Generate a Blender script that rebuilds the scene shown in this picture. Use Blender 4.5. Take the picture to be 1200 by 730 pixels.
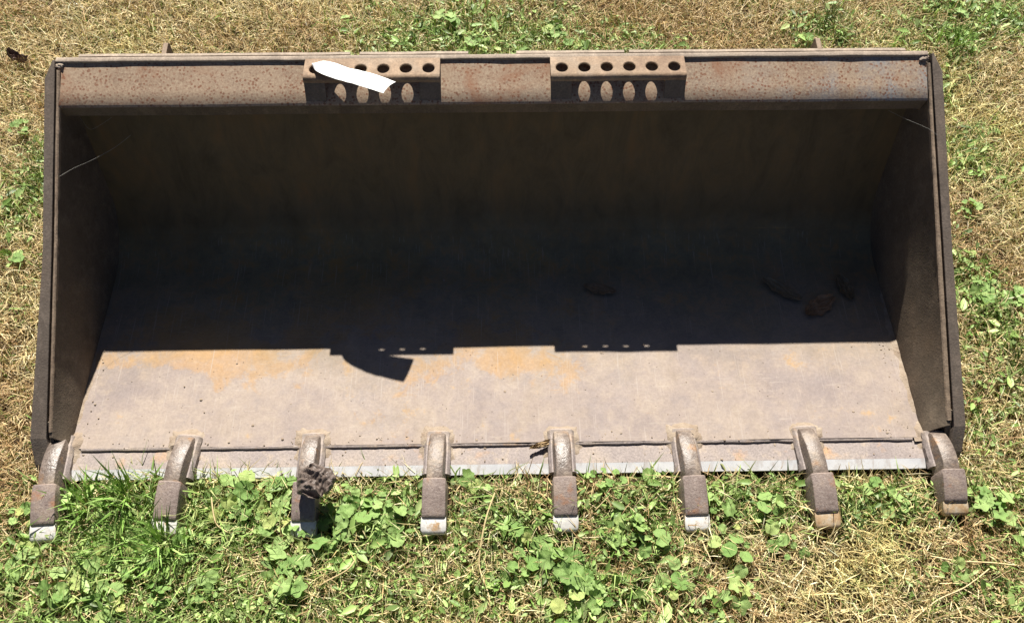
import bpy, bmesh, math, random
import numpy as np
from mathutils import Vector, Matrix, noise

random.seed(7)
rng = np.random.default_rng(11)
for o in list(bpy.data.objects):
    bpy.data.objects.remove(o, do_unlink=True)
scene = bpy.context.scene
col = scene.collection

# ------------------------------------------------------------------ camera
PITCH, YAW, ROLL = math.radians(58.649), math.radians(1.430), math.radians(0.548)
fw = Vector((math.sin(YAW) * math.cos(PITCH), math.cos(YAW) * math.cos(PITCH), -math.sin(PITCH)))
r0 = Vector((math.cos(YAW), -math.sin(YAW), 0.0))
u0 = r0.cross(fw)
rt = r0 * math.cos(ROLL) + u0 * math.sin(ROLL)
up = -r0 * math.sin(ROLL) + u0 * math.cos(ROLL)
cam_data = bpy.data.cameras.new('camera')
cam_data.sensor_width = 36.0
cam_data.lens = 1000.0 / 1200.0 * 36.0
cam_data.clip_start = 0.02
cam_data.clip_end = 200.0
cam = bpy.data.objects.new('camera', cam_data)
M = Matrix((rt, up, -fw)).transposed().to_4x4()
M.translation = Vector((0.0067, -0.6386, 1.7067))
cam.matrix_world = M
col.objects.link(cam)
scene.camera = cam

# ------------------------------------------------------------------ world, sun, exposure
ELEV, SUN_X = math.radians(48.7), 0.020
world = bpy.data.worlds.new('World')
scene.world = world
world.use_nodes = True
wn = world.node_tree.nodes
sky = wn.new('ShaderNodeTexSky')
sky.sky_type = 'NISHITA'
sky.sun_disc = False
sky.sun_elevation = ELEV
sky.sun_rotation = -SUN_X
sky.air_density = 0.35
sky.altitude = 1500.0
sky.dust_density = 1.6
sky.ozone_density = 0.0
wn['Background'].inputs['Strength'].default_value = 0.05
world.node_tree.links.new(sky.outputs['Color'], wn['Background'].inputs['Color'])
sun_data = bpy.data.lights.new('sun', 'SUN')
sun_data.energy = 5.0
sun_data.angle = math.radians(0.53)
sun_data.color = (1.0, 0.955, 0.87)
sun = bpy.data.objects.new('sun', sun_data)
sd = Vector((SUN_X, -math.cos(ELEV), -math.sin(ELEV)))
sun.rotation_euler = sd.to_track_quat('-Z', 'Y').to_euler()
sun.location = (0, 3, 4)
col.objects.link(sun)
vs = scene.view_settings
vs.view_transform = 'Standard'
vs.look = 'None'
vs.gamma = 1.0
vs.use_curve_mapping = False
vs.exposure = 1.08

# ------------------------------------------------------------------ helpers
def tag(o, label=None, cat=None, group=None, kind=None):
    if label: o['label'] = label
    if cat: o['category'] = cat
    if group: o['group'] = group
    if kind: o['kind'] = kind
    return o

def empty(name, loc):
    o = bpy.data.objects.new(name, None)
    o.empty_display_size = 0.05
    o.location = loc
    col.objects.link(o)
    return o

def link(name, me, mat=None, parent=None, loc=None):
    o = bpy.data.objects.new(name, me)
    if mat is not None and len(me.materials) == 0:
        me.materials.append(mat)
    col.objects.link(o)
    if parent is not None:
        o.parent = parent
        if loc is None:          # mesh is in scene coordinates
            p = parent
            off = Vector((0, 0, 0))
            while p is not None:
                off -= p.location
                p = p.parent
            o.location = off
        else:
            o.location = loc
    elif loc is not None:
        o.location = loc
    return o

class MB:
    def __init__(self):
        self.v, self.f = [], []
    def add(self, vs, fs):
        b = len(self.v)
        self.v += [tuple(p) for p in vs]
        self.f += [tuple(i + b for i in f) for f in fs]
    def hexa(self, p):      # 8 corners: bottom 0-3, top 4-7
        self.add(p, [(0, 3, 2, 1), (4, 5, 6, 7), (0, 1, 5, 4), (1, 2, 6, 5), (2, 3, 7, 6), (3, 0, 4, 7)])
    def box(self, x0, x1, y0, y1, z0, z1):
        self.hexa([(x0, y0, z0), (x1, y0, z0), (x1, y1, z0), (x0, y1, z0),
                   (x0, y0, z1), (x1, y0, z1), (x1, y1, z1), (x0, y1, z1)])
    def prism(self, prof, x0, x1):  # polygon in (y, z) swept in x
        n = len(prof)
        self.add([(x0, y, z) for y, z in prof] + [(x1, y, z) for y, z in prof],
                 [tuple(range(n)), tuple(range(2 * n - 1, n - 1, -1))] +
                 [(i, i + n, (i + 1) % n + n, (i + 1) % n) for i in range(n)])
    def loft(self, rings, cap=True):
        n = len(rings[0])
        vs = [p for r in rings for p in r]
        fs = []
        for k in range(len(rings) - 1):
            for i in range(n):
                j = (i + 1) % n
                fs.append((k * n + i, k * n + j, (k + 1) * n + j, (k + 1) * n + i))
        if cap:
            fs.append(tuple(range(n - 1, -1, -1)))
            fs.append(tuple((len(rings) - 1) * n + i for i in range(n)))
        self.add(vs, fs)
    def tube(self, pts, rad, sides=6):
        rings = []
        for i, p in enumerate(pts):
            p = Vector(p)
            a = Vector(pts[max(i - 1, 0)]); b = Vector(pts[min(i + 1, len(pts) - 1)])
            d = (b - a).normalized()
            s = d.cross(Vector((0, 0, 1)))
            if s.length < 1e-4: s = Vector((1, 0, 0))
            s.normalize(); t = s.cross(d)
            r = rad[i] if isinstance(rad, (list, tuple)) else rad
            rings.append([tuple(p + (s * math.cos(q) + t * math.sin(q)) * r)
                          for q in [2 * math.pi * k / sides for k in range(sides)]])
        self.loft(rings)
    def mesh(self, name, bevel=0.0, smooth=False, segs=2, fix=True):
        me = bpy.data.meshes.new(name)
        me.from_pydata(self.v, [], self.f)
        bm = bmesh.new(); bm.from_mesh(me)
        if fix: bmesh.ops.recalc_face_normals(bm, faces=bm.faces)
        if bevel > 0:
            es = [e for e in bm.edges if e.is_manifold and e.calc_face_angle(0) > math.radians(28)]
            bmesh.ops.bevel(bm, geom=es, offset=bevel, segments=segs, profile=0.5, affect='EDGES', clamp_overlap=True)
        bm.to_mesh(me); bm.free()
        if smooth:
            me.polygons.foreach_set('use_smooth', [True] * len(me.polygons))
            try: me.set_sharp_from_angle(angle=math.radians(38))
            except Exception: pass
        return me
    def build(self, name, mat, parent=None, bevel=0.0, smooth=False, segs=2, loc=None, fix=True):
        return link(name, self.mesh(name, bevel, smooth, segs, fix), mat, parent, loc)

def nz(x, y, z=0.0):
    return noise.noise(Vector((x, y, z)))

def rough(me, amp, freq, seed=0.0):
    for v in me.vertices:
        n = noise.noise_vector(Vector(v.co) * freq + Vector((seed, seed, seed)))
        v.co += Vector(n) * amp
    me.update()

# ------------------------------------------------------------------ materials
class NT:
    def __init__(self, name):
        self.m = bpy.data.materials.new(name)
        self.m.use_nodes = True
        self.t = self.m.node_tree
        self.n = self.t.nodes
        self.b = self.n['Principled BSDF']
        self.tc = self.n.new('ShaderNodeTexCoord')
    def l(self, a, b): self.t.links.new(a, b)
    def coord(self, scale=(1, 1, 1), rand=False):
        mp = self.n.new('ShaderNodeMapping')
        mp.inputs['Scale'].default_value = scale
        self.l(self.tc.outputs['Object'], mp.inputs['Vector'])
        if rand:
            oi = self.n.new('ShaderNodeObjectInfo')
            mul = self.n.new('ShaderNodeVectorMath'); mul.operation = 'SCALE'
            mul.inputs[0].default_value = (17.0, 9.0, 5.0)
            self.l(oi.outputs['Random'], mul.inputs['Scale'])
            self.l(mul.outputs['Vector'], mp.inputs['Location'])
        return mp.outputs['Vector']
    def noise(self, scale, detail=4, rough=0.55, vec=None, dist=0.0):
        x = self.n.new('ShaderNodeTexNoise')
        x.inputs['Scale'].default_value = scale
        x.inputs['Detail'].default_value = detail
        x.inputs['Roughness'].default_value = rough
        x.inputs['Distortion'].default_value = dist
        self.l(vec if vec is not None else self.tc.outputs['Object'], x.inputs['Vector'])
        return x.outputs['Fac']
    def voro(self, scale, vec=None, rnd=1.0):
        x = self.n.new('ShaderNodeTexVoronoi')
        x.inputs['Scale'].default_value = scale
        x.inputs['Randomness'].default_value = rnd
        self.l(vec if vec is not None else self.tc.outputs['Object'], x.inputs['Vector'])
        return x.outputs['Distance']
    def ramp(self, fac, stops):
        x = self.n.new('ShaderNodeValToRGB')
        e = x.color_ramp.elements
        while len(e) < len(stops): e.new(0.5)
        for i, (p, c) in enumerate(stops):
            e[i].position = p
            e[i].color = (c[0], c[1], c[2], 1) if isinstance(c, (tuple, list)) else (c, c, c, 1)
        self.l(fac, x.inputs['Fac'])
        return x.outputs['Color']
    def mix(self, fac, a, b, mode='MIX'):
        x = self.n.new('ShaderNodeMix'); x.data_type = 'RGBA'; x.blend_type = mode
        x.clamp_result = False
        for s, val in ((x.inputs[0], fac), (x.inputs[6], a), (x.inputs[7], b)):
            if isinstance(val, (int, float)): s.default_value = val
            elif isinstance(val, tuple): s.default_value = (*val, 1)
            else: self.l(val, s)
        return x.outputs[2]
    def math(self, op, a, b=0.0):
        x = self.n.new('ShaderNodeMath'); x.operation = op
        for s, val in ((x.inputs[0], a), (x.inputs[1], b)):
            if isinstance(val, (int, float)): s.default_value = val
            else: self.l(val, s)
        return x.outputs[0]
    def bump(self, h, strength=0.3, dist=0.002):
        x = self.n.new('ShaderNodeBump')
        x.inputs['Strength'].default_value = strength
        x.inputs['Distance'].default_value = dist
        self.l(h, x.inputs['Height'])
        self.l(x.outputs['Normal'], self.b.inputs['Normal'])
    def out(self, colr, rough=0.7, metal=0.0, spec=0.35):
        for k, val in (('Base Color', colr), ('Roughness', rough), ('Metallic', metal), ('Specular IOR Level', spec)):
            s = self.b.inputs[k]
            if isinstance(val, (int, float)): s.default_value = val
            elif isinstance(val, tuple): s.default_value = (*val, 1)
            else: self.l(val, s)
        return self.m

def mat_floor():
    t = NT('dusty_worn_steel')
    big = t.noise(3.2, 6, 0.62)
    c = t.ramp(big, [(0.30, (0.215, 0.185, 0.185)), (0.45, (0.275, 0.232, 0.215)), (0.58, (0.315, 0.265, 0.232)), (0.72, (0.245, 0.218, 0.218))])
    mot = t.noise(26, 6, 0.72, None, 0.4)
    c = t.mix(t.ramp(mot, [(0.50, 0.0), (0.64, 0.5)]), c, (0.355, 0.300, 0.250))
    c = t.mix(t.ramp(mot, [(0.34, 0.4), (0.46, 0.0)]), c, (0.225, 0.198, 0.200))
    # orange rust: broad patches with a ragged edge
    r1 = t.noise(3.4, 3, 0.5, t.coord((1.0, 1.6, 1.0)))
    r2 = t.noise(20, 8, 0.75, None, 0.5)
    sx = t.n.new('ShaderNodeSeparateXYZ'); t.l(t.tc.outputs['Object'], sx.inputs[0])
    xm = t.ramp(t.math('MULTIPLY', t.math('ADD', sx.outputs['X'], 1.0), 0.5), [(0.06, 0.4), (0.18, 1.0), (0.58, 0.95), (0.68, -0.0)])
    mid = t.math('MULTIPLY', t.ramp(sx.outputs['Y'], [(0.15, 0.0), (0.25, 0.135), (0.5, 0.12)]), xm)
    rr = t.math('ADD', t.math('ADD', t.math('MULTIPLY', r1, 0.62), t.math('MULTIPLY', r2, 0.38)), mid)
    c = t.mix(t.ramp(rr, [(0.605, 0.0), (0.640, 0.45), (0.74, 0.78)]), c, (0.40, 0.245, 0.105))
    r3 = t.noise(13, 6, 0.7)
    c = t.mix(t.ramp(r3, [(0.62, 0.0), (0.70, 0.6)]), c, (0.42, 0.27, 0.12))
    v = t.voro(45)
    c = t.mix(t.ramp(v, [(0.04, 0.7), (0.09, 0.0)]), c, (0.10, 0.075, 0.055))
    fine = t.noise(170, 4, 0.75)
    c = t.mix(0.6, c, t.ramp(fine, [(0.3, 0.78), (0.7, 1.2)]), 'MULTIPLY')
    scr = t.noise(30, 3, 0.6, t.coord((0.5, 5, 1)))
    c = t.mix(t.ramp(scr, [(0.62, 0.0), (0.72, 0.3)]), c, (0.42, 0.38, 0.34))
    # brown film towards the rear: rust blotches, plus shade put into the colour
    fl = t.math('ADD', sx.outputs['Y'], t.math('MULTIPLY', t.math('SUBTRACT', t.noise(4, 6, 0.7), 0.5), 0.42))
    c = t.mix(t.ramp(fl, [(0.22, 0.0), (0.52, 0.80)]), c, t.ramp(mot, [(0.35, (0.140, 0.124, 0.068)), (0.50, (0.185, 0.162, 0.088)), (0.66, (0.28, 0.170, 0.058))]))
    # drag scratches running front to back
    dr = t.noise(55, 3, 0.6, t.coord((5, 0.12, 1)))
    c = t.mix(t.ramp(dr, [(0.62, 0.0), (0.68, 0.45)]), c, (0.39, 0.355, 0.33))
    c = t.mix(1.0, c, (0.97, 0.93, 0.89), 'MULTIPLY')
    # the curved heel and back turn dark brown, ragged edge
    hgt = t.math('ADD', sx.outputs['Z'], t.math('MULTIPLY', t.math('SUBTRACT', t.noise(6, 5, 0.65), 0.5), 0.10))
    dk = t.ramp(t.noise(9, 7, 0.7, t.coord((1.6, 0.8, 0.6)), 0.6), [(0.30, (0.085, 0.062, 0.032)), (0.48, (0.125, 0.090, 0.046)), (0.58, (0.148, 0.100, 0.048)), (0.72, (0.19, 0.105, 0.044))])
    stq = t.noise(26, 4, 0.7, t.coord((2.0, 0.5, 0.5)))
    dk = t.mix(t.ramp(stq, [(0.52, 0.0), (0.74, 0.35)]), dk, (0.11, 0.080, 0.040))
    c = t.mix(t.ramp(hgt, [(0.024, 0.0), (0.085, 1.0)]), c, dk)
    t.bump(t.math('ADD', t.math('MULTIPLY', fine, 0.4), t.math('MULTIPLY', r2, 1.5)), 0.28, 0.0016)
    return t.out(c, t.ramp(r2, [(0.3, 0.6), (0.7, 0.88)]), 0.0, 0.3)

def mat_lip():
    t = NT('pitted_rusty_paint')
    big = t.noise(4.0, 5, 0.6)
    c = t.ramp(big, [(0.30, (0.24, 0.165, 0.115)), (0.48, (0.36, 0.26, 0.18)), (0.62, (0.30, 0.225, 0.165)), (0.75, (0.23, 0.19, 0.16))])
    # grey-blue bare patches towards the right end
    sx = t.n.new('ShaderNodeSeparateXYZ'); t.l(t.tc.outputs['Object'], sx.inputs[0])
    right = t.ramp(sx.outputs['X'], [(0.45, 0.0), (0.80, 1.0)])
    pat = t.ramp(t.noise(9, 4, 0.6), [(0.42, 0.0), (0.58, 1.0)])
    c = t.mix(t.math('MULTIPLY', t.math('MULTIPLY', right, pat), 0.85), c, (0.24, 0.25, 0.265))
    sp = t.voro(135)
    m = t.ramp(t.noise(30, 4, 0.6), [(0.38, 0.10), (0.54, 1.0)])
    c = t.mix(t.math('MULTIPLY', t.ramp(sp, [(0.26, 0.9), (0.44, 0.0)]), m), c, (0.20, 0.085, 0.048))
    f = t.noise(220, 4, 0.75)
    c = t.mix(t.ramp(f, [(0.52, 0.0), (0.64, 0.75)]), c, (0.46, 0.36, 0.255))
    c = t.mix(t.ramp(f, [(0.32, 0.8), (0.44, 0.0)]), c, (0.15, 0.08, 0.05))
    r = t.noise(7, 5, 0.65, t.coord((1, 1, 1), False), 0.5)
    c = t.mix(t.ramp(r, [(0.53, 0.0), (0.68, 0.6)]), c, (0.28, 0.12, 0.06))
    t.bump(t.math('ADD', f, t.math('MULTIPLY', sp, -0.3)), 0.3, 0.001)
    return t.out(c, 0.8, 0.0, 0.25)

def mat_dark(name, c0, c1, c2, streak=True, rough=0.75):
    t = NT(name)
    n1 = t.noise(7, 6, 0.65)
    c = t.ramp(n1, [(0.3, c0), (0.52, c1), (0.72, c2)])
    n2 = t.noise(45, 4, 0.7, t.coord((1, 0.5, 0.5)))
    c = t.mix(t.ramp(n2, [(0.5, 0.0), (0.75, 0.5)]), c, tuple(x * 2.0 for x in c1))
    f = t.noise(240, 3, 0.7)
    c = t.mix(0.55, c, t.ramp(f, [(0.3, 0.6), (0.7, 1.4)]), 'MULTIPLY')
    t.bump(t.math('ADD', n2, f), 0.4, 0.0015)
    return t.out(c, rough, 0.0, 0.3)

def mat_edge():
    t = NT('ground_bright_steel')
    n1 = t.noise(16, 5, 0.65)
    c = t.ramp(n1, [(0.3, (0.42, 0.42, 0.44)), (0.55, (0.54, 0.54, 0.55)), (0.75, (0.36, 0.33, 0.31))])
    f = t.noise(60, 4, 0.7, t.coord((1, 0.15, 1)))
    c = t.mix(t.ramp(f, [(0.52, 0), (0.72, 0.6)]), c, (0.30, 0.23, 0.18))
    t.bump(f, 0.25, 0.001)
    return t.out(c, 0.55, 0.0, 0.5)

def mat_cut():
    t = NT('worn_cutting_edge_steel')
    n1 = t.noise(8, 5, 0.65)
    c = t.ramp(n1, [(0.3, (0.21, 0.175, 0.172)), (0.5, (0.28, 0.235, 0.215)), (0.7, (0.35, 0.285, 0.23))])
    n2 = t.noise(30, 5, 0.7)
    c = t.mix(t.ramp(n2, [(0.56, 0), (0.74, 0.7)]), c, (0.44, 0.345, 0.245))
    n3 = t.noise(12, 4, 0.6, t.coord((1, 1, 1), True))
    c = t.mix(t.ramp(n3, [(0.60, 0), (0.72, 0.6)]), c, (0.45, 0.24, 0.09))
    f = t.noise(220, 3, 0.7)
    c = t.mix(0.6, c, t.ramp(f, [(0.3, 0.6), (0.7, 1.35)]), 'MULTIPLY')
    t.bump(t.math('ADD', n2, f), 0.4, 0.0015)
    return t.out(c, 0.7, 0.0, 0.35)

def mat_tooth():
    t = NT('cast_tooth_steel')
    v = t.coord((1, 1, 1), True)
    n1 = t.noise(24, 5, 0.65, v)
    c = t.ramp(n1, [(0.3, (0.155, 0.115, 0.100)), (0.5, (0.235, 0.182, 0.158)), (0.72, (0.31, 0.235, 0.18))])
    f = t.noise(210, 4, 0.75, v)
    c = t.mix(t.ramp(f, [(0.52, 0), (0.66, 0.55)]), c, (0.36, 0.30, 0.265))
    c = t.mix(t.ramp(f, [(0.33, 0.55), (0.45, 0)]), c, (0.10, 0.06, 0.05))
    n3 = t.noise(18, 4, 0.6, v)
    c = t.mix(t.ramp(n3, [(0.58, 0), (0.70, 0.75)]), c, (0.34, 0.14, 0.05))
    t.bump(t.math('ADD', f, n1), 0.6, 0.0018)
    return t.out(c, 0.55, 0.0, 0.5)

def mat_shank():
    t = NT('tooth_shank_steel')
    v = t.coord((1, 1, 1), True)
    n1 = t.noise(20, 5, 0.65, v)
    c = t.ramp(n1, [(0.3, (0.095, 0.072, 0.060)), (0.5, (0.17, 0.132, 0.108)), (0.68, (0.28, 0.22, 0.165))])
    f = t.noise(160, 4, 0.7, v)
    c = t.mix(0.6, c, t.ramp(f, [(0.3, 0.6), (0.7, 1.35)]), 'MULTIPLY')
    n3 = t.noise(26, 4, 0.6, v)
    c = t.mix(t.ramp(n3, [(0.58, 0), (0.72, 0.7)]), c, (0.30, 0.155, 0.06))
    t.bump(t.math('ADD', f, n1), 0.6, 0.0020)
    return t.out(c, t.ramp(n1, [(0.35, 0.34), (0.7, 0.65)]), 0.0, 0.6)

def mat_tip(rusty=False):
    t = NT('rusty_tip_steel' if rusty else 'scoured_tip_steel')
    v = t.coord((1, 1, 1), True)
    n1 = t.noise(40, 4, 0.65, v)
    c = t.ramp(n1, [(0.36, (0.55, 0.53, 0.50)), (0.54, (0.66, 0.635, 0.60)), (0.62, (0.44, 0.34, 0.24)), (0.72, (0.42, 0.24, 0.10))])
    if rusty:
        c = t.ramp(n1, [(0.35, (0.36, 0.22, 0.11)), (0.52, (0.44, 0.33, 0.21)), (0.66, (0.48, 0.43, 0.36))])
    n2 = t.noise(200, 3, 0.7, v)
    c = t.mix(0.5, c, t.ramp(n2, [(0.3, 0.7), (0.7, 1.2)]), 'MULTIPLY')
    t.bump(n2, 0.3, 0.001)
    return t.out(c, 0.5, 0.0, 0.5)

def mat_dust():
    t = NT('dried_dirt')
    n1 = t.noise(40, 5, 0.7)
    c = t.ramp(n1, [(0.3, (0.23, 0.170, 0.125)), (0.55, (0.31, 0.248, 0.190)), (0.75, (0.37, 0.31, 0.245))])
    t.bump(t.noise(180, 4, 0.7), 0.7, 0.003)
    return t.out(c, 0.95, 0.0, 0.1)

def mat_plain(name, c0, c1, scale=60, rough=0.8, transl=0.0):
    t = NT(name)
    c = t.ramp(t.noise(scale, 4, 0.65), [(0.32, c0), (0.68, c1)])
    t.bump(t.noise(scale * 3, 3, 0.6), 0.3, 0.001)
    return t.out(c, rough, 0.0, 0.3)

def mat_blade(name, rough=0.6, transl=0.20, spec=0.3):
    t = NT(name)
    a = t.n.new('ShaderNodeAttribute'); a.attribute_name = 'Col'
    t.out(a.outputs['Color'], rough, 0.0, spec)
    tr = t.n.new('ShaderNodeBsdfTranslucent')
    t.l(t.mix(1.0, a.outputs['Color'], (1.1, 1.1, 0.65), 'MULTIPLY'), tr.inputs['Color'])
    ms = t.n.new('ShaderNodeMixShader'); ms.inputs[0].default_value = transl
    t.l(t.b.outputs[0], ms.inputs[1]); t.l(tr.outputs[0], ms.inputs[2])
    t.l(ms.outputs[0], t.n['Material Output'].inputs['Surface'])
    return t.m

def mat_leaf(name, c0, c1, transl=0.3, brown=None):
    t = NT(name)
    oi = t.n.new('ShaderNodeObjectInfo')
    base = t.ramp(oi.outputs['Random'], [(0.0, c0), (0.45, tuple(0.5 * (p + q) for p, q in zip(c0, c1))), (0.85, c1), (1.0, (min(c1[0] * 1.25, .9), c1[1] * 0.98, c1[2] * 0.9))])
    n1 = t.noise(90, 4, 0.6, t.coord((1, 1, 1), True))
    c = t.mix(0.55, base, t.ramp(n1, [(0.3, 0.65), (0.7, 1.3)]), 'MULTIPLY')
    if brown:
        n2 = t.noise(45, 4, 0.6, t.coord((1, 1, 1), True))
        c = t.mix(t.ramp(n2, [(0.66, 0), (0.74, 0.7)]), c, brown)
    t.bump(t.noise(120, 3, 0.6), 0.5, 0.002)
    t.out(c, 0.5, 0.0, 0.4)
    tr = t.n.new('ShaderNodeBsdfTranslucent')
    t.l(t.mix(1.0, c, (1.15, 1.2, 0.6), 'MULTIPLY'), tr.inputs['Color'])
    ms = t.n.new('ShaderNodeMixShader'); ms.inputs[0].default_value = transl
    t.l(t.b.outputs[0], ms.inputs[1]); t.l(tr.outputs[0], ms.inputs[2])
    t.l(ms.outputs[0], t.n['Material Output'].inputs['Surface'])
    return t.m

def mat_ground():
    t = NT('soil_and_thatch')
    n1 = t.noise(5, 6, 0.6)
    c = t.ramp(n1, [(0.3, (0.055, 0.036, 0.020)), (0.55, (0.095, 0.063, 0.036)), (0.75, (0.07, 0.06, 0.025))])
    s = t.noise(120, 4, 0.75, t.coord((1, 1, 1)), 1.5)
    c = t.mix(t.ramp(s, [(0.52, 0), (0.66, 0.8)]), c, (0.30, 0.22, 0.11))
    t.bump(s, 1.0, 0.01)
    return t.out(c, 0.95, 0.0, 0.1)

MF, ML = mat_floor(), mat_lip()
M_in = mat_dark('dark_rusty_inner_steel', (0.034, 0.027, 0.018), (0.052, 0.041, 0.027), (0.075, 0.053, 0.033))
M_side = mat_dark('brown_worn_side_steel', (0.085, 0.064, 0.046), (0.125, 0.096, 0.068), (0.17, 0.122, 0.080))
M_strip = mat_dark('grey_weathered_edge_steel', (0.105, 0.082, 0.066), (0.145, 0.115, 0.092), (0.175, 0.13, 0.098))
M_rust = mat_dark('light_rusty_edge', (0.17, 0.115, 0.08), (0.25, 0.185, 0.13), (0.32, 0.235, 0.165))
M_rim = mat_dark('bleached_rim_steel', (0.20, 0.155, 0.12), (0.28, 0.225, 0.175), (0.32, 0.255, 0.195))
M_step = mat_dark('worn_rusty_step_steel', (0.16, 0.098, 0.062), (0.235, 0.163, 0.107), (0.29, 0.23, 0.175))
M_cut, M_edge, M_tooth, M_shank, M_tip, M_dust = mat_cut(), mat_edge(), mat_tooth(), mat_shank(), mat_tip(), mat_dust()
M_paper = mat_plain('white_plastic_tag', (0.62, 0.615, 0.60), (0.74, 0.735, 0.72), 22, 0.5)
M_web = mat_plain('cobweb_silk', (0.26, 0.25, 0.22), (0.34, 0.33, 0.30), 80, 0.6)
M_dead = mat_leaf('dead_leaf_brown', (0.090, 0.068, 0.056), (0.13, 0.100, 0.085), 0.08)
M_straw = mat_plain('dry_straw', (0.45, 0.34, 0.17), (0.62, 0.50, 0.27), 40, 0.6)
M_tan = mat_leaf('tan_dry_leaf', (0.34, 0.24, 0.13), (0.40, 0.29, 0.16), 0.1)
M_dull = mat_leaf('dull_brown_leaf', (0.17, 0.125, 0.075), (0.22, 0.165, 0.10), 0.1)
M_blade = mat_blade('grass_blade')
M_cover = mat_blade('ground_cover_leaf', 0.5, 0.2, 0.4)
M_weed = mat_leaf('broadleaf_green', (0.17, 0.30, 0.07), (0.35, 0.49, 0.165), 0.22, (0.30, 0.24, 0.10))
M_stem = mat_plain('weed_stem', (0.14, 0.17, 0.05), (0.25, 0.22, 0.09), 80, 0.6)
M_ground = mat_ground()
M_tip_rusty = mat_tip(True)

# ------------------------------------------------------------------ ground
def gh(x, y):
    """height of the soil, works on floats and arrays"""
    s = np.sin
    h = -0.012 + 0.006 * s(3.1 * x + 1.3) * s(2.7 * y + .4) + 0.004 * s(7.3 * x - 2.0 * y) + 0.003 * s(11.0 * y + 3.7 * x + 1.0)
    return h

gx = np.concatenate([np.linspace(-14, -2.6, 12), np.linspace(-2.5, 2.5, 101), np.linspace(2.6, 14, 12)])
gy = np.concatenate([np.linspace(-14, -1.1, 12), np.linspace(-1.0, 2.6, 73), np.linspace(2.7, 16, 12)])
GX, GY = np.meshgrid(gx, gy)
GZ = gh(GX, GY)
mb = MB()
nx, ny = len(gx), len(gy)
mb.add(list(zip(GX.ravel(), GY.ravel(), GZ.ravel())),
       [(j * nx + i, j * nx + i + 1, (j + 1) * nx + i + 1, (j + 1) * nx + i) for j in range(ny - 1) for i in range(nx - 1)])
ground = mb.build('ground', M_ground, smooth=True)
tag(ground, kind='structure')

# ------------------------------------------------------------------ the bucket
ROOT = empty('loader_bucket', (0.0, 0.37, 0.0))
tag(ROOT, 'wide rusty steel loader bucket with eight digging teeth lying open on the grass', 'loader bucket')
A = 0.90          # inner half width
ZF = 0.020        # floor surface
LIP_LO, LIP_HI = (0.648, 0.423), (0.7265, 0.4645)

# inner shell profile: floor, curved heel, back wall (y, z)
prof = [(0.064, ZF)]
prof += [(y, ZF) for y in np.linspace(0.09, 0.49, 17)]
cy0, cz0, rad = 0.49, ZF + 0.165, 0.165
for k in range(1, 15):
    a_ = math.radians(78.0 * k / 14)
    prof.append((cy0 + rad * math.sin(a_), cz0 - rad * math.cos(a_)))
n_floor = 18 + 7
ye, ze = prof[-1]
for k in range(1, 9):
    prof.append((ye + (0.732 - ye) * k / 8, ze + (0.452 - ze) * k / 8))

def shell(pts, name, mat, th=0.010, x0=-A - 0.006, x1=A + 0.006, nxs=73, amp=0.0022):
    m = MB()
    xs = np.linspace(x0, x1, nxs)
    n = len(pts)
    nrm = []
    for i in range(n):
        a, b = pts[max(i - 1, 0)], pts[min(i + 1, n - 1)]
        ty, tz = b[0] - a[0], b[1] - a[1]
        L = math.hypot(ty, tz)
        nrm.append((tz / L, -ty / L))      # outward (down/back)
    vi, vo = [], []
    for x in xs:
        for i, (y, z) in enumerate(pts):
            d = amp * (nz(x * 3.0, y * 5.0, z * 5.0 + 3.0) + 0.5 * nz(x * 9, y * 9, z * 9))
            vi.append((x, y - nrm[i][0] * d, z - nrm[i][1] * d))
            vo.append((x, y + nrm[i][0] * th, z + nrm[i][1] * th))
    N = len(vi)
    f = []
    for j in range(nxs - 1):
        for i in range(n - 1):
            a = j * n + i
            f.append((a, a + n, a + n + 1, a + 1))
            f.append((N + a, N + a + 1, N + a + n + 1, N + a + n))
        f.append((j * n, N + j * n, N + (j + 1) * n, (j + 1) * n))
        e = j * n + n - 1
        f.append((e, e + n, N + e + n, N + e))
    for i in range(n - 1):
        f.append((i, i + 1, N + i + 1, N + i))
        e = (nxs - 1) * n + i
        f.append((e, N + e, N + e + 1, e + 1))
    m.add(vi + vo, f)
    return m.build(name, mat, ROOT, smooth=True)

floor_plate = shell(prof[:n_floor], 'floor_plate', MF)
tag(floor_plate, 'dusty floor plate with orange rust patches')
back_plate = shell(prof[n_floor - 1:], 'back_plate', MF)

# weld step in front of the floor plate and the cutting edge below it
m = MB()
xs = np.linspace(-A - 0.02, A + 0.02, 121)
rings = []
for x in xs:
    w = 0.0016 * nz(x * 14, 1.0)
    rings.append([(x, -0.001 + w, 0.0035), (x, -0.0005 + w, 0.0055), (x, 0.0195, 0.0125), (x, 0.105, 0.0095), (x, 0.105, -0.001), (x, 0.004, -0.001)])
# bevelled nose (bright) and body as two pieces
m.loft([[r[2], (r[2][0], 0.062, 0.0135), r[3], r[4], (r[5][0], 0.0195, -0.001)] for r in rings])
cutting_edge = m.build('cutting_edge', M_cut, ROOT)
m = MB()
m.loft([[r[0], r[1], (r[2][0], 0.0193, 0.0126), (r[5][0], 0.0193, -0.0008), r[5]] for r in rings])
edge_bevel = m.build('edge_bevel', M_edge, cutting_edge)
tag(edge_bevel, 'bright worn bevel along the cutting edge')
m = MB()
rings = []
for x in np.linspace(-A + .02, A - .02, 240):
    r_ = 0.0038 + 0.0012 * nz(x * 30, 4.0) + 0.0010 * nz(x * 90, 7.0)
    yy = 0.0625 + 0.0012 * nz(x * 18, 9.0)
    rings.append([(x, yy + r_ * math.cos(q) * 1.1, 0.0150 + r_ * 1.1 * math.sin(q)) for q in [2 * math.pi * k / 8 for k in range(8)]])
m.loft(rings)
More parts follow.
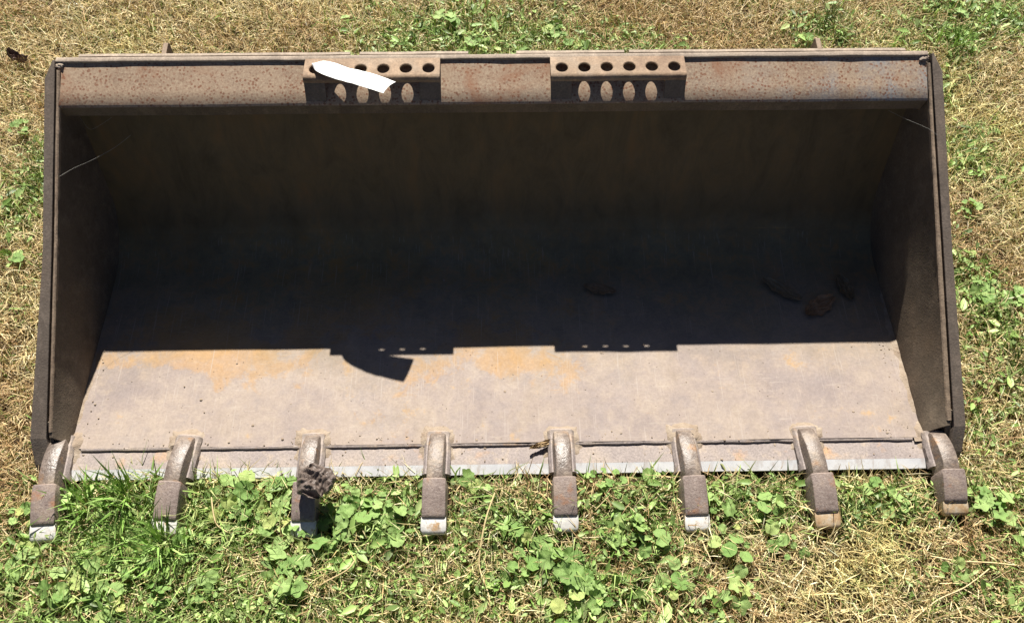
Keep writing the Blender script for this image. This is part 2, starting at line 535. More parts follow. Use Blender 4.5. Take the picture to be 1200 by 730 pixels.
m.build('weld_bead', M_cut, ROOT, smooth=True)

# top lip: sloping face, lower return and rim bar
lip = [LIP_HI, LIP_LO]
def lip_rings(xs_):
    out = []
    for x in xs_:
        d = 0.0012 * nz(x * 4, 2.0)
        lo = (x, LIP_LO[0] + d, LIP_LO[1] + 0.5 * d)
        hi = (x, LIP_HI[0] + 0.008, LIP_HI[1] + 0.004)
        mid = [(x, hi[1] + (lo[1] - hi[1]) * t_, hi[2] + (lo[2] - hi[2]) * t_ + 0.0012 * nz(x * 7, t_ * 3)) for t_ in (0.33, 0.66)]
        out.append([hi, mid[0], mid[1], (x, lo[1] + 0.002, lo[2] + 0.0012), (x, lo[1] - 0.0004, lo[2] - 0.0030),
                    (x, lo[1] + 0.0085, lo[2] - 0.007),
                    (x, hi[1], hi[2] - 0.008)])
    return out
m = MB()
m.loft(lip_rings(np.linspace(-A - 0.001, A + 0.001, 91)))
top_lip = m.build('top_lip', ML, ROOT, smooth=True)
m = MB()
m.loft([[(r[4][0], r[4][1] + 0.0012, r[4][2] + 0.0005), (r[4][0], r[4][1] + 0.0075, r[4][2] - 0.031), (r[4][0], r[4][1] + 0.0145, r[4][2] - 0.031), (r[4][0], r[4][1] + 0.0085, r[4][2] - 0.001)] for r in lip_rings(np.linspace(-A - 0.001, A + 0.001, 91))])
m.build('lip_return', M_side, top_lip, smooth=True)  # darker steel than the lip: the return's shade is put into its colour
tag(top_lip, 'pitted tan and rust speckled lip along the top')
m = MB()
rings = []
for x in np.linspace(-A - 0.004, A + 0.004, 121):
    h = 0.0012 * nz(x * 6, 5.0) + 0.0007 * nz(x * 25, 5.0)
    g = 0.0010 * nz(x * 9, 8.0)
    rings.append([(x, 0.7285 + g, 0.458), (x, 0.7285 + g, 0.4700 + h), (x, 0.7300 + g, 0.4712 + h), (x, 0.7390, 0.4714 + h), (x, 0.7405, 0.470 + h), (x, 0.7405, 0.44)])
m.loft(rings)
rim_bar = m.build('rim_bar', M_rim, ROOT, smooth=True)
m = MB()
for a_, b_ in ((-0.28, -0.055), (0.045, 0.27), (-0.86, -0.30), (0.28, 0.86)):
    rings = []
    for x in np.linspace(a_, b_, 20):
        z = 0.4705 + 0.001 * nz(x * 12, 3)
        rings.append([(x, 0.7425, 0.455), (x, 0.7425, z), (x, 0.7495, z), (x, 0.7495, 0.455)])
    m.loft(rings)
m.build('rear_rim_bar', M_rim, ROOT)

# side walls and their edge strips (slightly sprung outwards at the bottom)
e0, e1 = Vector((0, 0.712, 0.4620)), Vector((0, 0.074, 0.056))
ed = (e1 - e0).normalized()
inw = Vector((0, -ed.z, ed.y))      # points back and down
if inw.z > 0: inw = -inw
for sg, xi, xg, xo in ((-1, (0.894, 0.908, 0.926), (0.9015, 0.9165, 0.9355), (0.9245, 0.937, 0.971)),
                       (1, (0.901, 0.9195, 0.940), (0.908, 0.931, 0.953), (0.931, 0.9515, 0.980))):
    def lerp3(v, t_):
        return v[0] + (v[1] - v[0]) * t_ * 2 if t_ < .5 else v[1] + (v[2] - v[1]) * (t_ - .5) * 2
    # wall sheet: grid from the opening edge back to the shell profile
    pr = [p for p in prof]
    NT_ = 40
    def edge_pt(t_):
        p = e0 + (e1 - e0) * t_
        return p
    # resample shell profile from top (t=0) to front (t=1)
    P = [Vector((0, y, z)) for y, z in reversed(pr)]
    L = [0]
    for i in range(1, len(P)): L.append(L[-1] + (P[i] - P[i - 1]).length)
    def prof_pt(t_):
        s = t_ * L[-1]
        for i in range(1, len(P)):
            if s <= L[i] + 1e-9:
                k = (s - L[i - 1]) / max(L[i] - L[i - 1], 1e-9)
                return P[i - 1].lerp(P[i], k)
        return P[-1]
    m = MB()
    KS = 9
    vin, vout = [], []
    for i in range(NT_ + 1):
        t_ = i / NT_
        a_, b_ = edge_pt(t_), prof_pt(t_)
        b_ = b_ + Vector((0, 0.004, -0.006))
        for k in range(KS + 1):
            q = k / KS
            p = a_.lerp(b_, q)
            bow = (1 - q) ** 2
            x = (A + 0.002) * (1 - bow) + lerp3(xi, t_) * bow + 0.0015 * nz(p.y * 6, p.z * 6, sg * 4.0)
            vin.append((sg * x, p.y, p.z))
            vout.append((sg * (x + 0.0055 + 0.001 * bow), p.y, p.z))
    N = len(vin); W = KS + 1
    f = []
    for i in range(NT_):
        for k in range(KS):
            a = i * W + k
            f.append((a, a + 1, a + W + 1, a + W))
            f.append((N + a, N + a + W, N + a + W + 1, N + a + 1))
        f.append((i * W, (i + 1) * W, N + (i + 1) * W, N + i * W))
        e = i * W + KS
        f.append((e, N + e, N + e + W, e + W))
    for k in range(KS):
        f.append((k, N + k, N + k + 1, k + 1))
        e = NT_ * W + k
        f.append((e, e + 1, N + e + 1, N + e))
    m.add(vin + vout, f)
    side = m.build('side_plate', M_side, ROOT, smooth=True)
    # thin rusty weld edge running along the opening
    m = MB(); rings = []
    for i in range(101):
        t_ = 0.0 + 0.985 * i / 100
        p = edge_pt(t_) - inw * 0.002
        a0, a1 = lerp3(xi, t_) - 0.0004, lerp3(xg, t_) - 0.0022
        j = 0.0012 * nz(t_ * 40, sg * 3.0); j2 = 0.0012 * nz(t_ * 70, sg * 8.0)
        rings.append([(sg * (a0 + j), *(p + inw * 0.010).yz), (sg * (a0 + j), *(p + inw * 0.002).yz), (sg * (a0 + 0.002 + j), *(p + inw * j2).yz),
                      (sg * (a1 - 0.001), *(p + inw * j2).yz), (sg * a1, *(p + inw * 0.003).yz), (sg * a1, *(p + inw * 0.010).yz)])
    m.loft(rings)
    m.build('edge_weld', M_rust, side, smooth=True)
    # heavy outer strip with a chamfered top corner and an undercut foot
    m = MB(); rings = []
    D = 0.058
    for i in range(61):
        t_ = -0.028 + 1.03 * i / 60
        tc = max(t_, 0.0)
        p = edge_pt(t_) - inw * 0.0015
        a0, a1 = lerp3(xg, min(tc, 1)) + 0.0022, lerp3(xo, min(tc, 1)) + 0.0006 * nz(t_ * 25, sg)
        if t_ < 0.022:       # clipped outer corner
            k = (t_ + 0.028) / 0.05
            a1 = a0 + 0.004 + (a1 - a0 - 0.004) * k
        q = p + inw * D
        rings.append([(sg * a0, q.y, q.z), (sg * a0, p.y, p.z), (sg * a1, p.y, p.z), (sg * a1, q.y, q.z)])
    # foot: turns down and back to the ground
    for (dy, dz, dx) in ((-0.030, -0.028, -0.004), (-0.052, -0.052, -0.012)):
        p = Vector((0, 0.060, 0.048)) + Vector((0, dy, dz))
        q = Vector((0, 0.135, 0.0 + 0.5 * (dz + 0.028)))
        a0, a1 = xg[2] + 0.002 - 0.006, xo[2] + dx
        rings.append([(sg * a0, q.y, q.z), (sg * a0, p.y, p.z), (sg * a1, p.y, p.z), (sg * a1, q.y, q.z)])
    m.loft(rings)
    m.build('edge_strip', M_strip, side, bevel=0.0012)
    # lower web that closes the side down to the cutting edge
    m = MB()
    m.prism([(0.10, 0.075), (0.055, 0.030), (0.006, 0.008), (0.004, -0.004), (0.16, -0.004), (0.16, 0.02)], sg * (xi[2] + 0.001), sg * (xg[2] - 0.0015))
    m.build('lower_corner_plate', M_side, side)
    # lumpy corner weld at the rim
    m = MB()
    bm = bmesh.new(); bmesh.ops.create_icosphere(bm, subdivisions=3, radius=1.0)
    for v in bm.verts:
        d = 1 + 0.6 * nz(v.co.x * 2.5, v.co.y * 2.5, v.co.z * 2.5 + sg * 5)
        v.co = Vector((v.co.x * 0.010 * d + sg * 0.896, v.co.y * 0.009 * d + 0.727, v.co.z * 0.004 * d + 0.4635))
    me = bpy.data.meshes.new('corner_weld'); bm.to_mesh(me); bm.free()
    me.polygons.foreach_set('use_smooth', [True] * len(me.polygons))
    link('corner_weld', me, M_rim, side)

# ribs that carry the mounting on the rear; their tips show over the rim
for x in (-0.686, 0.681):
    m = MB()
    m.prism([(0.742, 0.440), (0.742, 0.470), (0.757, 0.4715), (0.778, 0.4735), (0.783, 0.468), (0.790, 0.06), (0.700, 0.02), (0.668, 0.10)], x - 0.005, x + 0.005)
    m.build('mounting_rib', M_rust, ROOT, bevel=0.001)

# perforated steps on the rim
def step_plate(x0):
    n, w = 6, 0.0463
    xa = [x0 + i * w for i in range(n + 1)]
    y0, y1, zt, th, rr = 0.6805, 0.7265, 0.4725, 0.0050, 0.0126
    yc = 0.6985
    m = MB()
    S = 32
    zfun = lambda x, y: 0.0012 * nz(x * 9, y * 9, 1.7)
    bm_v, bm_f = [], []
    for c in range(n):
        xc = (xa[c] + xa[c + 1]) / 2
        ring, sq = [], []
        for k in range(S):
            q = 2 * math.pi * (k + 0.0) / S
            ring.append((xc + rr * math.cos(q), yc + rr * math.sin(q)))
            cx, sx_ = math.cos(q), math.sin(q)
            hx = w / 2
            hy = (y1 - yc) if sx_ > 0 else (yc - y0)
            s = min(hx / abs(cx) if abs(cx) > 1e-6 else 9, hy / abs(sx_) if abs(sx_) > 1e-6 else 9)
            sq.append((xc + cx * s, yc + sx_ * s))
        # snap the nearest ray to each cell corner
        for X, Y in ((xa[c], y0), (xa[c], y1), (xa[c + 1], y0), (xa[c + 1], y1)):
            k = min(range(S), key=lambda i: (sq[i][0] - X) ** 2 + (sq[i][1] - Y) ** 2)
            sq[k] = (X, Y)
        ring2 = [(xc + (px - xc) * 1.12, yc + (py - yc) * 1.12) for px, py in ring]
        vs_ = [(x, y, zt + zfun(x, y)) for x, y in sq] + [(x, y, zt + zfun(x, y)) for x, y in ring2] + \
              [(x, y, zt - 0.0012 + zfun(x, y)) for x, y in ring] + [(x, y, zt - th) for x, y in ring] + [(x, y, zt - th) for x, y in sq]
        fs = []
        for lv in range(4):
            for k in range(S):
                j = (k + 1) % S
                fs.append((lv * S + k, lv * S + j, (lv + 1) * S + j, (lv + 1) * S + k))
        m.add(vs_, fs)
    X0, X1 = xa[0], xa[-1]
    # rolled front edge
    R = 0.0095
    arc = [(y0 - R * math.sin(math.radians(a)), zt - R + R * math.cos(math.radians(a))) for a in (0, 18, 36, 54, 72, 88)]
    arc_in = [(y0 - (R - th * .75) * math.sin(math.radians(a)), zt - R + (R - th) * math.cos(math.radians(a))) for a in (88, 60, 30, 0)]
    front = arc + [(y0 - R + 0.0002, zt - R - 0.0035), (y0 - R + th, zt - R - 0.0035)] + arc_in
    rings = []
    for x in np.linspace(X0, X1, 49):
        rings.append([(x, y + 0.0007 * nz(x * 20, 2), z + zfun(x, y)) for y, z in front])
    m.loft(rings)
    # rear wall and end walls of the flat part
    m.box(X0, X1, y1, y1 + 0.0025, zt - th, zt - 0.0006)
    o = m.build('step_plate', M_step, ROOT, smooth=True)
    # end legs that come down on to the lip
    for a_, b_ in ((X0, X0 + 0.043), (X1 - 0.043, X1)):
        m = MB()
        m.prism([(y0 - R + 0.0012, zt - R - 0.001), (y0 - R + 0.0055, zt - R - 0.001), (LIP_LO[0] + 0.013, LIP_LO[1] + 0.0055), (LIP_LO[0] + 0.0055, LIP_LO[1] + 0.0018)], a_ + 0.0006, b_)
        m.build('step_leg', M_strip, o)  # darker steel than the plate, painting in the shade on the legs
    return o
sp_l = step_plate(-0.3905)
tag(sp_l, 'perforated step plate under the white tag')
sp_r = step_plate(0.1145)
tag(sp_r, 'perforated step plate with all six holes showing')

# digging teeth
def tooth_meshes():
    # shank: arched bar
    top = [(0.084, 0.021), (0.083, 0.031), (0.075, 0.039), (0.058, 0.047), (0.038, 0.0525), (0.016, 0.0555), (-0.006, 0.0550), (-0.024, 0.0520), (-0.038, 0.047)]
    m = MB()
    rings = []
    for y, z in top:
        w = 0.0195 if y > 0.07 else 0.0205
        zb = 0.014 if y > 0.02 else 0.010
        v_ = w - 0.0035
        z += 0.0010 * nz(y * 60, 8.0)
        rings.append([(-w - 0.001, y, zb), (-v_, y, z - 0.005), (-v_ + 0.0012, y, z - 0.0015), (-v_ + 0.004, y, z), (0, y, z + 0.0006), (v_ - 0.004, y, z), (v_ - 0.0012, y, z - 0.0015), (v_, y, z - 0.005), (w + 0.001, y, zb)])
    m.loft(rings)
    shank = m.mesh('tooth', smooth=True)
    # base strap and fillet weld, a little wider than the shank
    m = MB(); rings = []
    for i in range(19):
        t_ = i / 18
        y = 0.093 - 0.099 * t_
        w = 0.0285 + 0.0016 * nz(t_ * 7, 3.3)
        if i == 0: w *= 0.75
        z = 0.0275 + 0.002 * nz(t_ * 9, 1.1)
        if i == 0: z = 0.022
        rings.append([(-w, y, 0.0085), (-w + 0.0005, y, 0.021), (-w + 0.006, y, z), (0, y, z + 0.002), (w - 0.006, y, z), (w - 0.0005, y, 0.021), (w, y, 0.0085)])
    m.loft(rings)
    strap = m.mesh('base_strap', smooth=True)
    # cap
    m = MB(); rings = []
    capp = [(-0.026, 0.0558, 0.006, 0.0236), (-0.028, 0.0570, 0.005, 0.0246), (-0.045, 0.0535, 0.003, 0.0252), (-0.064, 0.0475, 0.002, 0.0255), (-0.082, 0.0405, 0.002, 0.0255),
            (-0.094, 0.0352, 0.002, 0.0255), (-0.0985, 0.0328, 0.002, 0.0252), (-0.1010, 0.0292, 0.002, 0.0250)]
    for y, z, zb, w in capp:
        w -= 0.0012
        rings.append([(-w - 0.002, y, zb), (-w, y, z - 0.005), (-w + 0.001, y, z - 0.0016), (-w + 0.0036, y, z), (0, y, z + 0.0008), (w - 0.0036, y, z), (w - 0.001, y, z - 0.0016), (w, y, z - 0.005), (w + 0.002, y, zb)])
    m.loft(rings)
    cap = m.mesh('tooth_cap', smooth=True)
    m = MB(); rings = []
    for y, z, zb, w in ((-0.098, 0.0290, 0.003, 0.0250), (-0.106, 0.0272, 0.003, 0.0254), (-0.114, 0.0245, 0.004, 0.0256), (-0.1225, 0.0210, 0.006, 0.0252), (-0.1270, 0.0185, 0.008, 0.0228), (-0.1285, 0.0150, 0.010, 0.0205)):
        rings.append([(-w, y, zb), (-w, y, z - 0.002), (-w + 0.002, y, z - 0.0005), (0, y, z + 0.0004), (w - 0.002, y, z - 0.0005), (w, y, z - 0.002), (w, y, zb)])
    m.loft(rings)
    tip = m.mesh('tooth_tip', smooth=True)
    return shank, strap, cap, tip
sh, st_, cp, tp = tooth_meshes()
tp2 = tp.copy(); tp2.materials.append(M_tip_rusty)
TX = [-0.918, -0.662, -0.394, -0.131, 0.131, 0.394, 0.655, 0.926]
TL = ['end tooth at the left corner, dusty behind', 'second tooth from the left, its tip buried in grass', 'third tooth from the left, under a crumpled dead leaf',
      'fourth tooth from the left', 'fifth tooth from the left, with a rusty patch', 'sixth tooth from the left with a bright white tip',
      'second tooth from the right with a rusty yellow tip', 'end tooth at the right corner, dusty behind']
TROT = [0.06, -0.08, -0.01, -0.02, 0.01, 0.03, 0.05, 0.0]
TSC = [1.02, 0.97, 1.0, 1.0, 0.99, 1.01, 1.0, 0.82]
for i, x in enumerate(TX):
    t_ = bpy.data.objects.new('tooth', sh if i == 0 else sh)
    if not sh.materials: sh.materials.append(M_shank)
    col.objects.link(t_)
    t_.parent = ROOT
    t_.location = Vector((x, 0, 0.004 * math.sin(i * 2.1))) - ROOT.location
    t_.rotation_euler = (0.02 * math.sin(i * 3.7), 0.015 * math.cos(i * 5.0), TROT[i])
    t_.scale = (1, TSC[i], 1)
    t_['label'] = TL[i]
    for nm, me, mt in (('base_strap', st_, M_cut), ('tooth_cap', cp, M_tooth), ('tooth_tip', tp2 if i >= 6 else tp, M_tip)):
        if not me.materials: me.materials.append(mt)
        c = bpy.data.objects.new(nm, me)
        col.objects.link(c); c.parent = t_

# ------------------------------------------------------------------ the tag on the left step
m = MB()
NU, NV = 28, 6
topv, botv = [], []
back = [(-0.373, 0.706, 0.4780), (-0.346, 0.7145, 0.4790), (-0.289, 0.689, 0.4810), (-0.245, 0.678, 0.4770), (-0.201, 0.663, 0.4690)]
frnt = [(-0.371, 0.698, 0.4790), (-0.354, 0.673, 0.4860), (-0.312, 0.650, 0.4885), (-0.270, 0.635, 0.4870), (-0.222, 0.618, 0.4825)]
def spl(pts, t_):
    s = t_ * (len(pts) - 1); i = min(int(s), len(pts) - 2); k = s - i
    p = [Vector(pts[max(0, min(len(pts) - 1, i + d))]) for d in (-1, 0, 1, 2)]
    return 0.5 * ((2 * p[1]) + (p[2] - p[0]) * k + (2 * p[0] - 5 * p[1] + 4 * p[2] - p[3]) * k * k + (3 * p[1] - p[0] - 3 * p[2] + p[3]) * k ** 3)
for i in range(NU + 1):
    a_, b_ = spl(back, i / NU), spl(frnt, i / NU)
    for k in range(NV + 1):
        q = k / NV
        p = a_.lerp(b_, q); p.z += 0.005 * math.sin(q * math.pi) + 0.0022 * nz(i * 0.35, q * 2.0, 3.0)
        topv.append(tuple(p)); botv.append((p.x, p.y, p.z - 0.0007))
N = len(topv); W = NV + 1; f = []
for i in range(NU):
    for k in range(NV):
        a = i * W + k
        f += [(a, a + W, a + W + 1, a + 1), (N + a, N + a + 1, N + a + W + 1, N + a + W)]
    f += [(i * W, N + i * W, N + (i + 1) * W, (i + 1) * W), (i * W + NV, (i + 1) * W + NV, N + (i + 1) * W + NV, N + i * W + NV)]
for k in range(NV):
    f += [(k, k + 1, N + k + 1, N + k), (NU * W + k, N + NU * W + k, N + NU * W + k + 1, NU * W + k + 1)]
m.add(topv + botv, f)
o = m.build('paper_tag', M_paper, smooth=True)
tag(o, 'blank white tag strip lying across the left perforated step', 'tag')

# ------------------------------------------------------------------ dirt, dead leaves, cobwebs
def lump(mb_, x, y, z, r, seed):
    bm = bmesh.new(); bmesh.ops.create_icosphere(bm, subdivisions=1, radius=1.0)
    vs_ = []
    sx_, sy_, sz_ = r * random.uniform(.7, 1.5), r * random.uniform(.7, 1.5), r * random.uniform(.4, .8)
    for v in bm.verts:
        d = 1 + 0.5 * nz(v.co.x * 1.5 + seed, v.co.y * 1.5, v.co.z * 1.5)
        vs_.append((x + v.co.x * sx_ * d, y + v.co.y * sy_ * d, z + v.co.z * sz_ * d))
    fs = [tuple(v.index for v in f_.verts) for f_ in bm.faces]
    bm.free(); mb_.add(vs_, fs)
m = MB()
for i in range(330):
    k = random.random()
    if k < 0.35:
        x, y, z = random.uniform(-.88, .88), random.gauss(0.072, 0.010), ZF
        if y < .063: z = 0.013
    elif k < 0.5:
        x, y, z = random.uniform(-.88, .88), random.uniform(0.02, 0.06), 0.0135
    elif k < 0.72:
        s_ = random.choice((-1, 1, 1)); x, y, z = s_ * (0.885 - abs(random.gauss(0, .02))), random.uniform(.08, .42), ZF
    else:
        x, y, z = random.uniform(-.86, .86), random.uniform(.08, .5), ZF
    lump(m, x, y, z + 0.0005, random.choice((.0008, .001, .0012, .0016, .0024)), i * 1.7)
o = m.build('dirt_crumbs', M_dust)
tag(o, 'small crumbs of dirt scattered over the bucket floor', 'dirt', kind='stuff')
# dirt drift against the side walls
m = MB()
for sg, a_, b_, wd in ((1, 0.055, 0.47, 0.026), (-1, 0.06, 0.40, 0.012)):
    n0 = 60; rows = []
    for i in range(n0 + 1):
        y = a_ + (b_ - a_) * i / n0
        w = wd * (0.7 + 0.6 * nz(y * 22, sg * 2.0) + 0.3 * nz(y * 70, sg)) * min(1, (n0 - i) / 10) + 0.001
        xo_ = A + 0.006 if y > .12 else A + 0.012
        row = []
        for k in range(6):
            q = k / 5
            row.append((sg * (xo_ - 0.006 - w * q + 0.006 * (1 - q)), y, ZF - 0.0012 + (w * 0.28) * (1 - q) ** 2 + 0.0016 * (1 - q) * nz(y * 60, q * 8)))
        rows.append(row)
    m.add([p for r in rows for p in r], [(i * 6 + k, i * 6 + k + 1, (i + 1) * 6 + k + 1, (i + 1) * 6 + k) for i in range(n0) for k in range(5)])
for ti, tx in enumerate(TX):
    rings = []
    for q, (gr, hz) in enumerate(((1.25, 0.0050), (0.72, 0.0032), (0.36, 0.0016), (0.0, -0.0014))):
        row = []
        for k in range(40):
            a = 2 * math.pi * k / 40
            wob = 1 + 0.55 * nz(math.cos(a) * 2.2 + ti * 3.1, math.sin(a) * 2.2, 4.0) + 0.3 * nz(math.cos(a) * 7 + ti, math.sin(a) * 7, 2.0)
            ex = 0.017 * (1 - gr) * wob
            x = tx + (0.022 + ex) * math.copysign(abs(math.cos(a)) ** 0.45, math.cos(a))
            y = 0.067 + (0.018 + ex * 1.15) * math.copysign(abs(math.sin(a)) ** 0.55, math.sin(a))
            base = ZF if y > 0.0635 else 0.0135
            row.append((x, y, base + hz + 0.001 * nz(a * 5, q, ti)))
        rings.append(row)
    m.loft(rings, cap=False)
o = m.build('dirt_drift', M_dust, smooth=True)
tag(o, 'tan dirt drifted against the bucket side walls and the tooth bases', 'dirt', kind='stuff')

def leaf_grid(L, Wd, fn, n=18, kx=10, lob=0.0, th=0.0006):
    """a leaf blade as a thin closed sheet; fn(u, v) -> offset vector"""
    m_ = MB(); tv, bv = [], []
    for i in range(n + 1):
        u = i / n
        half = Wd / 2 * max(0.02, math.sin(math.pi * min(1, u * 0.93 + 0.035)) ** 0.7) * (1 + lob * math.sin(u * 21))
        for k in range(kx + 1):
            v = 2 * k / kx - 1
            p = Vector((v * half, (u - .5) * L, 0)) + fn(u, v)
            tv.append(tuple(p)); bv.append((p.x, p.y, p.z - th))
    N_ = len(tv); W_ = kx + 1; f_ = []
    for i in range(n):
        for k in range(kx):
            a = i * W_ + k
            f_ += [(a, a + 1, a + W_ + 1, a + W_), (N_ + a, N_ + a + W_, N_ + a + W_ + 1, N_ + a + 1)]
        f_ += [(i * W_, (i + 1) * W_, N_ + (i + 1) * W_, N_ + i * W_), (i * W_ + kx, N_ + i * W_ + kx, N_ + (i + 1) * W_ + kx, (i + 1) * W_ + kx)]
    for k in range(kx):
        f_ += [(k, N_ + k, N_ + k + 1, k + 1), (n * W_ + k, n * W_ + k + 1, N_ + n * W_ + k + 1, N_ + n * W_ + k)]
    m_.add(tv + bv, f_)
    return m_

def dead_leaf(name, L, Wd, loc, rot, curl, crump, seed, label, mat=M_dead, lob=0.12):
    def fn(u, v):
        n_ = noise.noise_vector(Vector((u * 3 + seed, v * 2, seed)))
        r1 = 1 - 2.2 * abs(nz(u * 2.3 + seed, v * 1.6, seed))
        r2 = 1 - 2.2 * abs(nz(u * 8.0 + seed, v * 5.0, seed + 4))
        vein = abs(math.sin((u * 6 - abs(v) * 2.0) * math.pi))
        return Vector((n_.x * crump * .35, n_.y * crump * .3, curl * (v * v) * Wd + curl * .5 * (2 * u - 1) ** 2 * L + r1 * crump + r2 * crump * .28 + crump * 0.25 * vein))
    m_ = leaf_grid(L, Wd, fn, 34, 26, lob)
    o_ = m_.build(name, mat, smooth=False, fix=True, loc=loc)
    o_.rotation_euler = rot
    return tag(o_, label, 'leaf')

dead_leaf('dead_leaf', 0.070, 0.080, (-0.366, -0.036, 0.082), (0.02, 0.10, 0.45), -0.16, 0.011, 12.4, 'crumpled grey brown dead leaf resting on the third tooth from the left', lob=0.03)
dead_leaf('dead_leaf', 0.060, 0.013, (0.092, 0.058, 0.0235), (0.05, 0.2, -1.25), 0.12, 0.004, 5.1, 'narrow curled tan leaf lying at the base of the fifth tooth', M_tan, 0.05)
dead_leaf('dead_leaf', 0.060, 0.026, (-1.345, 1.235, 0.012), (0.25, 0.2, 1.3), 0.35, 0.014, 7.7, 'dark curled dead leaf on dry grass beyond the left corner of the bucket')
for (L_, w_, x, y, rz, sd_, lb) in ((0.075, 0.030, 0.238, 0.442, 1.35, 1.0, 'curled dead leaf alone in the shaded middle of the bucket'),
                                  (0.10, 0.034, 0.665, 0.435, 0.95, 3.0, 'long curled dead leaf in the shade, leftmost of those by the right wall'),
                                  (0.085, 0.042, 0.745, 0.390, -1.0, 5.0, 'curled dead leaf in the shade, nearest the sunlit floor by the right wall'),
                                  (0.07, 0.036, 0.815, 0.440, 0.25, 8.0, 'small dead leaf in the shade, closest to the right wall')):
    dead_leaf('dead_leaf', L_, w_, (x, y, 0.0240), (0.03, 0.10, rz), 0.10, 0.0032, sd_, lb, M_dull, 0.12)

def strand(pts, r, name, label, cat, mat):
    m_ = MB(); P_ = []
    for i in range(25): P_.append(tuple(spl(pts, i / 24)))
    m_.tube(P_, r, 5)
    o_ = m_.build(name, mat, smooth=True)
    return tag(o_, label, cat)
strand([(-0.893, 0.52, 0.355), (-0.875, 0.55, 0.346), (-0.84, 0.575, 0.345), (-0.80, 0.60, 0.352), (-0.768, 0.625, 0.362)], 0.00026, 'cobweb_strand', 'sagging cobweb strand in the upper left corner of the bucket', 'cobweb', M_web)
strand([(-0.868, 0.650, 0.388), (-0.85, 0.63, 0.378), (-0.835, 0.63, 0.380), (-0.80, 0.648, 0.392)], 0.0002, 'cobweb_strand', 'short faint cobweb strand just under the lip at the left end', 'cobweb', M_web)
strand([(0.83, 0.648, 0.392), (0.858, 0.625, 0.392), (0.895, 0.592, 0.397), (0.914, 0.575, 0.393)], 0.00024, 'cobweb_strand', 'straight cobweb strand crossing the upper right corner of the bucket', 'cobweb', M_web)

# ------------------------------------------------------------------ grass and weeds
GREEN = [  # x, y, radius x, radius y, strength   (where the turf is green)
    (-0.72, -0.13, .27, .14, 1.0), (-0.30, -0.11, .27, .12, 1.0), (0.02, -0.10, .22, .10, .70), (0.28, -0.10, .18, .11, .85), (0.55, -0.06, .22, .06, .85), (0.80, -0.07, .22, .05, .75), (1.02, -0.22, .16, .12, .5),
    (-0.60, -0.28, .42, .11, .95), (-0.15, -0.24, .25, .09, .55), (0.15, -0.22, .20, .10, .75), (0.33, -0.30, .12, .08, .55), (0.95, -0.10, .2, .05, .45), (1.05, -0.05, .12, .10, .5),
    (0.86, -0.24, .14, .08, .3), (-1.0, -0.20, .14, .12, .8), (-0.86, -0.34, .3, .12, .8),
    (1.08, 0.15, .10, .16, .45), (1.15, 0.42, .10, .12, .85), (1.17, 0.30, .10, .08, .7), (1.10, 0.62, .12, .12, .25), (1.25, 0.85, .12, .15, .45), (1.18, 1.15, .10, .30, .5),
    (1.5, 1.40, .30, .14, .8), (1.32, 1.30, .08, .10, .8), (0.95, 1.35, .12, .12, .6), (-0.05, 1.28, .34, .22, .9), (0.35, 1.22, .22, .18, .6), (-0.35, 1.35, .2, .2, .3),
    (-1.19, 0.78, .08, .16, .6), (-1.10, 0.50, .06, .2, .2), (-0.62, 1.10, .2, .12, .25), (-1.45, 1.0, .2, .2, .25), (1.7, .3, .3, .5, .6), (-1.7, -.1, .3, .4, .6)]
def green_at(x, y):
    g = np.full_like(x, 0.15)
    for (cx, cy, rx, ry, s) in GREEN:
        g = np.maximum(g, min(1.0, 1.2 * s) * np.exp(-(((x - cx) / rx) ** 2 + ((y - cy) / ry) ** 2) * 0.9))
    # break it up
    n = 0.5 + 0.25 * (np.sin(23 * x + 5 * np.sin(9 * y)) + np.sin(27 * y + 4 * np.sin(11 * x + 1)))
    return np.clip(g * (0.6 + 0.8 * n) , 0, 1)

def scatter(n, y0=-0.55, y1=1.85, x0=-2.0, x1=2.0):
    """random roots, denser where the photograph looks, none under the bucket"""
    out = []
    tot = 0
    while tot < n:
        x = rng.uniform(x0, x1, n); y = rng.uniform(y0, y1, n)
        half = 1.06 + 0.36 * (y + 0.3)
        w = np.where(np.abs(x) < half + 0.1, 1.0, 0.35)
        keep = rng.random(n) < w
        under = (np.abs(x) < 0.965) & (y > 0.012) & (y < 0.815)
        under |= (x > -0.15) & (x < 0.93) & (y > -0.010) & (y < 0.1)
        tooth = np.zeros(n, bool)
        for tx in TX:
            tooth |= (np.abs(x - tx) < 0.027) & (y > -0.122) & (y < 0.02)
        keep &= ~under & ~tooth
        out.append(np.stack([x[keep], y[keep]], 1)); tot += int(keep.sum())
    return np.concatenate(out)[:n]

